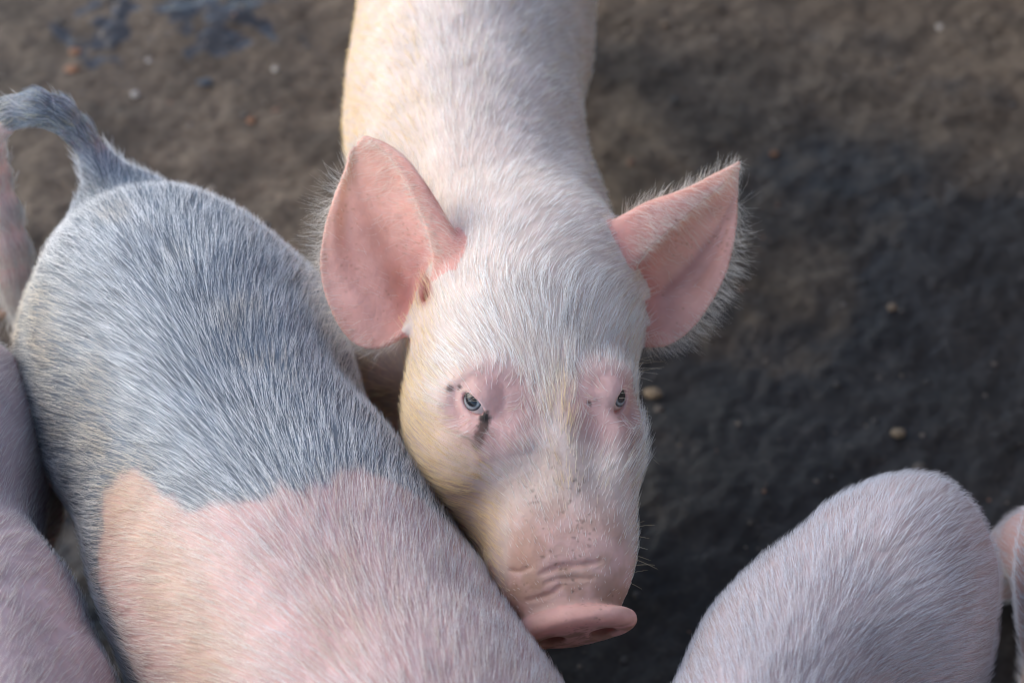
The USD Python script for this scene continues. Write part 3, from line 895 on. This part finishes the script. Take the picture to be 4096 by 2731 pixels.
# ---- pale piglet at the lower right, rump towards the picture's middle
o, h, side = pig_frame((.262, -.05), (-.42, -.90))
RT = (o, h, side)
SR = [(.09, .002, .236, .058, .088), (.15, -.021, .23, .069, .10), (.22, -.024, .228, .068, .105), (.30, -.024, .226, .077, .11), (.40, -.018, .226, .082, .11), (.49, -.02, .23, .08, .10), (.57, -.02, .235, .07, .082)]
V, F = surface(make_sdf(o, h, side, SR, (.075, .013, .246, (.085, .055, .080)), [(.09, .036, .19, (.06, .030, .085)), (.12, -.046, .18, (.065, .034, .075))], std_legs(.10, .48, .036)), *box_axes(o, h, .75, .005))
V = V + normals(V, F) * ((meshkit.fbm(V * 15 + 2 + o[0] * 9, 2, 60) - .5) * .012)[:, None]
N_ = normals(V, F)
C = np.tile(A([.38, .315, .32]), (len(V), 1)) * (.92 + .16 * blotch(V, 30, 6)[:, None])  # skin darkened all over to stand for dimmer light here
rt, RB = thing('piglet', o + h * .3, 'white piglet at lower right with only its rounded rump and back in view', 'piglet')
rt_mesh = (V, F, N_)
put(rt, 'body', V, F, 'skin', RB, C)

# ---- pinkish piglet cut by the left edge
o, h, side = pig_frame((-.459, .10), (.33, -.944))
LT = (o, h, side)
SL = [(.12, 0, .245, .086, .104), (.20, 0, .243, .078, .108), (.27, .004, .24, .098, .114), (.36, .004, .24, .102, .116), (.49, 0, .245, .10, .11), (.57, 0, .25, .078, .088)]
V, F = surface(make_sdf(o, h, side, SL, (.11, .0, .250, (.105, .084, .1)), [(.10, .058, .20, (.062, .040, .085)), (.10, -.058, .20, (.062, .04, .085))], std_legs(.10, .48, .066)), *box_axes(o, h, .75, .005))
V = V + normals(V, F) * ((meshkit.fbm(V * 15 + 2 + o[0] * 9, 2, 60) - .5) * .012)[:, None]
N_ = normals(V, F)
C = np.tile(A([.54, .39, .375]), (len(V), 1)) * (.92 + .16 * blotch(V, 30, 6)[:, None])
lt, LB = thing('piglet', o + h * .3, 'pinkish grey piglet cut off by the left edge beside the spotted one', 'piglet')
lt_mesh = (V, F, N_)
put(lt, 'body', V, F, 'skin', LB, C)

# ---- pale piglet cut by the right edge
o, h, side = pig_frame((.462, .0), (-.10, -.995))
FT = (o, h, side)
SF = [(.12, 0, .24, .096, .10), (.20, 0, .235, .104, .106), (.30, 0, .235, .112, .112), (.39, 0, .235, .112, .114), (.49, 0, .24, .10, .11), (.57, 0, .245, .078, .088)]
drawn_leg = [at_height(4175, 2190, .15), at_height(4092, 2190, .115), at_height(4035, 2240, .065), at_height(4003, 2310, .014)]
V, F = surface(make_sdf(o, h, side, SF, (.09, .0, .245, (.11, .09, .1)), [(.07, .06, .21, (.065, .055, .09)), (.07, -.06, .21, (.06, .05, .09))], std_legs(.08, .48, .066) + [([(.05, -.075, .15), (-.015, -.085, .095), (-.055, -.10, .06), (-.06, -.10, .014)], [.04, .027, .019, .018])][:0], extra=lambda p, d: smin(d, chain(p, drawn_leg, [.030, .023, .018, .017]), .02)), *box_axes(o, h, .75, .005))
V = V + normals(V, F) * ((meshkit.fbm(V * 15 + 2 + o[0] * 9, 2, 60) - .5) * .012)[:, None]
N_ = normals(V, F)
C = np.tile(A([.55, .37, .345]), (len(V), 1)) * (.92 + .16 * blotch(V, 30, 6)[:, None])
ft, FB = thing('piglet', o + h * .3, 'pale piglet cut off by the right edge behind the white rump', 'piglet')
ft_mesh = (V, F, N_)
put(ft, 'body', V, F, 'skin', FB, C)


# ---- their coats
def coat(prim, base, mesh, frame, count, length, width, tint_of, half=.10, margin=260, lift=.24, skip=None, flow_of=None, clump=.5, droop=.5, per=8):
    v, f, n_ = mesh
    d = np.ones(len(v)) if skip is None else 1 - skip
    p, n, tri, b = scatter(v, f, n_, d, count, margin=margin)
    fl, a = coat_flow(p, *frame, half)
    if flow_of is not None:
        fl = flow_of(p, fl)
    pts, w = grow(p, n, fl, length, lift, width, clump=clump, clump_n=count // per, droop=droop, jitter=.14, wave=.035, tip=.15)
    put_hair(prim, 'coat', pts, w, tint_of(p), 'hair', base, kind='stuff')


def spot_tint(p):
    o_, h_, s_ = SPOT
    q = p - o_
    s, a = q @ h_, q @ s_
    w = (blotch(p, 110, 21, 3) - .5) * .016
    g = rng.random(len(p)) < 1 - sstep(s + w, np.interp(a, edge_a, edge_s) - .010, np.interp(a, edge_a, edge_s) + .010)
    pale = shades(len(p), [(.84, .80, .76), (.90, .87, .83), (.76, .66, .54)], [.5, .35, .15])
    roan = shades(len(p), [(.95, .96, .95), (.82, .84, .85), (.36, .39, .43), (.09, .09, .10)], [.66, .18, .07, .09])
    hair_warm_light = (np.exp(-((a + .080) / .025) ** 2) * .6 * (1 - sstep(s, .36, .46)))[:, None]  # same warm light from the left, tinted into the hairs
    out = np.where(g[:, None], roan, pale)
    out = out * (1 - hair_warm_light) + out * A([1.0, .90, .70]) * hair_warm_light
    soil = (sstep(blotch(p, 24, 73), .60, .72) * .35)[:, None]
    return out * (1 - soil) + out * A([.80, .66, .48]) * soil


v, f, n_ = spot_mesh
_, ti = cKDTree(A(tailp)).query(v)
on_tail = ((np.linalg.norm(v - A(tailp)[ti], axis=1) < A(tail_r)[ti] + .006) & (ti >= 2)).astype(float)
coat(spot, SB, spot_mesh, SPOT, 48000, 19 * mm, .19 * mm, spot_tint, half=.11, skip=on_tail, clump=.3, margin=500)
tangent = unit(np.gradient(A(tailp), axis=0))
p, n, tri, b = scatter(v, f, n_, on_tail, 6500, margin=900, facing=-2)
_, ti = cKDTree(A(tailp)).query(p)
pts, w = grow(p, n, tangent[ti], np.interp(ti, [2, 4, 8, 12], [13, 11, 13, 32]) * mm, .10, .19 * mm, clump=.5, clump_n=420, jitter=.16)
put_hair(spot, 'tail_hair', pts, w, np.where((ti < 6)[:, None], shades(len(p), [(.62, .66, .70), (.25, .26, .29), (.05, .05, .06), (.72, .66, .42)], [.42, .2, .28, .10]), shades(len(p), [(.78, .74, .68), (.6, .6, .58), (.4, .4, .4)], [.6, .3, .1])), 'hair', SB, kind='stuff')
white = lambda p: shades(len(p), [(.67, .70, .75), (.58, .58, .60)], [.7, .3])  # white coat greyed, the dimmer light at the right put into the tint
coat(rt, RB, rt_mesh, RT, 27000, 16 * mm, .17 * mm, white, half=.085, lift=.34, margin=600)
coat(lt, LB, lt_mesh, LT, 24000, 15 * mm, .21 * mm, lambda p: shades(len(p), [(.82, .77, .70), (.70, .63, .57)], [.6, .4]), half=.10, margin=1500)
coat(ft, FB, ft_mesh, FT, 20000, 15 * mm, .22 * mm, white, half=.10, margin=1700)

# ================================================================== ground
PUD1, PUD2 = at_height(880, 60, 0.0), at_height(425, 135, 0.0)
usdkit.material(stage, '/World/Looks/ground', {
    'g': ('geometry', {}),
    'big': ('noise_texture', {'scale': 4.5, 'detail': 5.0, 'roughness': 0.62}),
    'mid': ('noise_texture', {'scale': 24.0, 'detail': 6.0, 'roughness': 0.65}),
    'fine': ('noise_texture', {'scale': 130.0, 'detail': 6.0, 'roughness': 0.7}),
    'xyz': ('separate_xyz', {}),
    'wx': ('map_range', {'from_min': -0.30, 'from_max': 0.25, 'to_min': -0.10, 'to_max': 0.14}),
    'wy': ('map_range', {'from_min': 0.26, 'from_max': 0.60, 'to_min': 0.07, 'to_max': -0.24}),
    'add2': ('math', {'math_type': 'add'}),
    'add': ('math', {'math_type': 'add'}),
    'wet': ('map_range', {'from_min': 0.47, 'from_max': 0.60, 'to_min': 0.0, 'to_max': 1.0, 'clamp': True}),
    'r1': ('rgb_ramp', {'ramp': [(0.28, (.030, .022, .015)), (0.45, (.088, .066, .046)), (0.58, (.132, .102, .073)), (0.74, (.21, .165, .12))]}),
    'r2': ('rgb_ramp', {'ramp': [(0.32, (.009, .008, .008)), (0.53, (.024, .021, .019)), (0.74, (.075, .064, .054))]}),
    'mf': ('mix_float', {'fac': 0.62}),
    'mx': ('mix_color', {}),
    'pat': ('noise_texture', {'scale': 15.0, 'detail': 4.0, 'roughness': 0.6}),
    'pr': ('map_range', {'from_min': 0.36, 'from_max': 0.56, 'to_min': 0.62, 'to_max': 1.10, 'clamp': True}),
    'dim': ('hsv', {'hue': 0.5, 'saturation': 1.0}),
    'pn': ('noise_texture', {'scale': 38.0, 'detail': 3.0}),
    'd1': ('vector_math', {'math_type': 'distance', 'vector2': tuple(map(float, PUD1))}), 'd2': ('vector_math', {'math_type': 'distance', 'vector2': tuple(map(float, PUD2))}),
    'q1': ('math', {'math_type': 'subtract', 'value1': 0.052}), 'q2': ('math', {'math_type': 'subtract', 'value1': 0.03}), 'qm': ('math', {'math_type': 'maximum'}),
    'qn': ('map_range', {'from_min': 0.3, 'from_max': 0.7, 'to_min': -0.045, 'to_max': 0.045}), 'qa': ('math', {'math_type': 'add'}),
    'pm': ('map_range', {'from_min': 0.0, 'from_max': 0.014, 'to_min': 0.0, 'to_max': 0.9, 'clamp': True}),
    'wc': ('mix_color', {'b': (.028, .027, .027)}), 'rw': ('mix_float', {'b': 0.16}), 'bs': ('map_range', {'from_min': 0.0, 'from_max': 0.9, 'to_min': 0.55, 'to_max': 0.04}),
    'ro': ('map_range', {'from_min': 0.0, 'from_max': 1.0, 'to_min': 0.85, 'to_max': 0.55}),
    'b': ('bump', {'strength': 0.5, 'distance': 0.006}),
    'p': ('principled_bsdf', {'specular_ior_level': 0.4})},
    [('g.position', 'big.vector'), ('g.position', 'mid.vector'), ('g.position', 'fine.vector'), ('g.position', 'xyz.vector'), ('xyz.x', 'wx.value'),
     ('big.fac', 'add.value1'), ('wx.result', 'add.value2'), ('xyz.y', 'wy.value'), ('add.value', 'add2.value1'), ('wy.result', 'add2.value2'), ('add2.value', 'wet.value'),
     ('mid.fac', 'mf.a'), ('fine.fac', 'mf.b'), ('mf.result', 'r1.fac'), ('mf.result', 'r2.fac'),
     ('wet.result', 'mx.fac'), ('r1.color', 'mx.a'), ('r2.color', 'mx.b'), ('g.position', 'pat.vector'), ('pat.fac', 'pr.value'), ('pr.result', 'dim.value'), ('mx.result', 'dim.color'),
     ('g.position', 'pn.vector'), ('g.position', 'd1.vector1'), ('g.position', 'd2.vector1'), ('d1.value', 'q1.value2'), ('d2.value', 'q2.value2'), ('q1.value', 'qm.value1'), ('q2.value', 'qm.value2'),
     ('pn.fac', 'qn.value'), ('qm.value', 'qa.value1'), ('qn.result', 'qa.value2'), ('qa.value', 'pm.value'), ('pm.result', 'wc.fac'), ('dim.color', 'wc.a'), ('pm.result', 'rw.fac'),
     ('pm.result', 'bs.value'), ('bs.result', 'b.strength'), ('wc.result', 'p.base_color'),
     ('wet.result', 'ro.value'), ('ro.result', 'rw.a'), ('rw.result', 'p.roughness'), ('mf.result', 'b.height'), ('b.normal', 'p.normal')], surface='p.BSDF')


def relief(x, y):
    p = np.stack([x, y, np.zeros_like(x)], -1)
    return (meshkit.fbm(p * 7 + 3, 3, 1) - .5) * .022 + (meshkit.fbm(p * 42 + 5, 3, 2) - .5) * .008 + (meshkit.fbm(p * 130 + 2, 2, 5) - .5) * .0035


gx = np.r_[-60, -20, -6, -2.5, -1.2, np.arange(-.8, .8001, .004), 1.2, 2.5, 6, 20, 60]
gy = np.r_[-60, -20, -6, -2.5, -1.0, np.arange(-.4, 1.1, .004), 1.6, 2.5, 6, 20, 60]
GX, GY = np.meshgrid(gx, gy, indexing='ij')
fade = np.clip(1.6 - np.maximum(np.abs(GX), np.abs(GY - .3)), 0, 1)
GZ = relief(GX, GY) * fade - .004
ii = np.arange(GX.size).reshape(GX.shape)
quad = np.stack([ii[:-1, :-1], ii[1:, :-1], ii[1:, 1:], ii[:-1, 1:]], -1).reshape(-1, 4)
g = put(None, 'ground', np.stack([GX, GY, GZ], -1).reshape(-1, 3), np.vstack([quad[:, [0, 1, 2]], quad[:, [0, 2, 3]]]), 'ground')
tag(g, 'dark trodden earth of the pen with wet patches and grit', 'ground', kind='structure')


def ground_z(x, y):
    x, y = np.asarray(x, float), np.asarray(y, float)
    return relief(x, y) * np.clip(1.6 - np.maximum(np.abs(x), np.abs(y - .3)), 0, 1) - .004


def stone(r, seed, n=2):
    s = trimesh.creation.icosphere(n, 1.0)
    v = np.array(s.vertices)
    v = v * (1 + .55 * (meshkit.fbm(v * 1.3 + seed * 7.1, 2, seed) - .5))[:, None]
    return v * A(r), np.array(s.faces)


def stone_look(name, col, rough=.6):
    usdkit.material(stage, '/World/Looks/' + name, {
        'g': ('texture_coordinate', {}), 'n': ('noise_texture', {'scale': 90.0, 'detail': 4.0}),
        'r': ('rgb_ramp', {'ramp': [(.3, tuple(.6 * c for c in col)), (.55, col), (.75, tuple(min(.9, 1.25 * c) for c in col))]}),
        'b': ('bump', {'strength': .4, 'distance': .001}), 'p': ('principled_bsdf', {'roughness': rough})},
        [('g.object', 'n.vector'), ('n.fac', 'r.fac'), ('r.color', 'p.base_color'), ('n.fac', 'b.height'), ('b.normal', 'p.normal')], surface='p.BSDF')


for nm, col in (('stone_tan', (.27, .20, .125)), ('stone_pale', (.42, .38, .33)), ('stone_rust', (.26, .12, .055)), ('stone_brown', (.20, .14, .09)), ('stone_slate', (.045, .055, .07))):
    stone_look(nm, col)
STONES = [  # px, py, radii in mm, colour, label
    (3592, 1730, (7.5, 5.0, 4.0), 'stone_tan', 'tan oval pebble on dark wet ground above the white rump'),
    (540, 378, (5.0, 4.8, 4.0), 'stone_pale', 'round pale pebble just right of the raised tail'),
    (1101, 275, (3.6, 3.8, 3.0), 'stone_pale', 'small white pebble left of the standing piglet near the top'),
    (2612, 1572, (9.0, 6.5, 4.0), 'stone_tan', 'blurred tan stone beside the eye on the picture right'),
    (3096, 618, (5.0, 3.6, 3.0), 'stone_rust', 'orange brown pebble right of the tip of the ear'),
    (3568, 1228, (5.0, 5.0, 3.5), 'stone_brown', 'brown pebble on the dark ground at the right, far from the piglets'),
    (2795, 2568, (4.2, 3.8, 3.0), 'stone_pale', 'small pale pebble between the snout and the white rump'),
    (1003, 482, (5.0, 4.8, 3.4), 'stone_rust', 'reddish brown pebble above the grey rump'),
    (300, 205, (7.0, 5.0, 3.0), 'stone_rust', 'upper rusty brick chip near the top left corner'),
    (285, 275, (8.0, 5.0, 3.0), 'stone_rust', 'lower rusty brick chip near the top left corner'),
    (8, 1252, (6.0, 5.0, 4.0), 'stone_rust', 'orange pebble at the left edge below the hanging tail tip'),
    (42, 1412, (5.0, 4.5, 3.5), 'stone_tan', 'tan pebble at the left edge beside the grey rump'),
    (236, 2068, (5.0, 4.4, 3.5), 'stone_tan', 'tan pebble in the gap between the two left piglets'),
    (820, 328, (10.0, 5.5, 3.5), 'stone_slate', 'dark slate chip lying above the grey rump'),
    (594, 240, (3.6, 3.4, 2.6), 'stone_pale', 'tiny pale pebble above the round pale one'),
    (2660, 100, (4.0, 3.2, 2.6), 'stone_brown', 'brown grit stone right of the standing piglet at the top'),
    (3760, 105, (4.0, 5.0, 2.6), 'stone_pale', 'pale chip near the top right corner')]
for k, (px, py, r, mat, lab) in enumerate(STONES):
    c = at_height(px, py, 0.0); c[2] = float(ground_z(c[0], c[1]))
    c = at_height(px, py, c[2] + .001); c[2] = float(ground_z(c[0], c[1])) + r[2] * .15 * mm
    v, f = stone(A(r) * .85 * mm, k + 1, 3)
    me = put(None, 'pebble', v + 0 * c, f, mat)
    UsdGeom.Xformable(me).AddTranslateOp().Set(Gf.Vec3d(*map(float, c)))
    tag(me, lab, 'pebble')
# grit
rg_ = np.random.default_rng(3)
vs, fs, cs, off = [], [], [], 0
proto = [stone((1, .8, .6), 40 + i, 1) for i in range(8)]
for i in range(700):
    x, y = rg_.uniform(-.62, .62), rg_.uniform(-.2, .85)
    v, f = proto[i % 8]
    s = rg_.gamma(2.2, .75) * mm + .7 * mm
    a = rg_.uniform(0, 2 * PI); R = A([[math.cos(a), -math.sin(a), 0], [math.sin(a), math.cos(a), 0], [0, 0, 1]])
    vs.append(v * s @ R.T + A([x, y, float(0) + -.15 * s])); fs.append(f + off); off += len(v)
    col = A([(.10, .08, .065), (.16, .13, .10), (.05, .045, .04), (.17, .14, .11), (.16, .085, .05)])[rg_.choice(5, p=[.3, .25, .28, .09, .08])]
    cs.append(np.tile(col * rg_.uniform(.7, 1.3), (len(v), 1)))
vs = np.vstack(vs); cen = np.repeat(np.arange(700), [len(proto[i % 8][0]) for i in range(700)])
cx = A([vs[cen == 0].mean(0)[:2]]) if False else None
xy = np.zeros((700, 2)); cnt = np.bincount(cen)
for k_ in range(2):
    xy[:, k_] = np.bincount(cen, vs[:, k_]) / cnt
vs[:, 2] += ground_z(xy[:, 0], xy[:, 1])[cen]
usdkit.material(stage, '/World/Looks/grit', {'t': ('attribute', {'attribute': 'tint'}), 'p': ('principled_bsdf', {'roughness': .6})}, [('t.color', 'p.base_color')], surface='p.BSDF')
g = put(None, 'grit', vs, np.vstack(fs), 'grit', color=np.vstack(cs))
tag(g, 'loose grit scattered over the trodden earth', 'grit', kind='stuff')
# ================================================================== unseen wall and roof, added to shade the near and right side
usdkit.material(stage, '/World/Looks/concrete', {
    'g': ('geometry', {}), 'n': ('noise_texture', {'scale': 9.0, 'detail': 6.0}), 'r': ('rgb_ramp', {'ramp': [(.3, (.12, .11, .10)), (.7, (.24, .22, .20))]}),
    'b': ('bump', {'strength': .5, 'distance': .005}), 'p': ('principled_bsdf', {'roughness': .85})},
    [('g.position', 'n.vector'), ('n.fac', 'r.fac'), ('r.color', 'p.base_color'), ('n.fac', 'b.height'), ('b.normal', 'p.normal')], surface='p.BSDF')
w = trimesh.creation.box((.16, 5.0, 1.15)); w.apply_translation((.68, .6, .565))
tag(put(None, 'added_shade_wall', np.array(w.vertices), np.array(w.faces), 'concrete', smooth=False), 'added unseen concrete wall that blocks sky light on the right', 'wall')
xr = np.linspace(-3.2, 3.2, 260)
zr = 2.15 + .012 * np.sin(xr * 2 * PI / .076)
top = np.stack([np.r_[xr, xr], np.r_[np.full(260, -.42), np.full(260, -3.4)], np.r_[zr, zr + .5]], 1)
v = np.vstack([top, top + A([0, 0, .004])])
i = np.arange(259)
q4 = lambda a, b, c, d: np.stack([a, b, c, d], 1)
f = np.vstack([q4(i, i + 260, i + 261, i + 1), q4(i + 520, i + 521, i + 781, i + 780), q4(i, i + 1, i + 521, i + 520), q4(i + 260, i + 780, i + 781, i + 261)])
usdkit.material(stage, '/World/Looks/roofing', {'p': ('principled_bsdf', {'base_color': (.16, .15, .14), 'roughness': .7})}, [], surface='p.BSDF')
tag(put(None, 'added_shade_roof', v, np.vstack([f[:, [0, 1, 2]], f[:, [0, 2, 3]]]), 'roofing', smooth=False), 'added unseen corrugated sheet that shades the near side', 'roof')
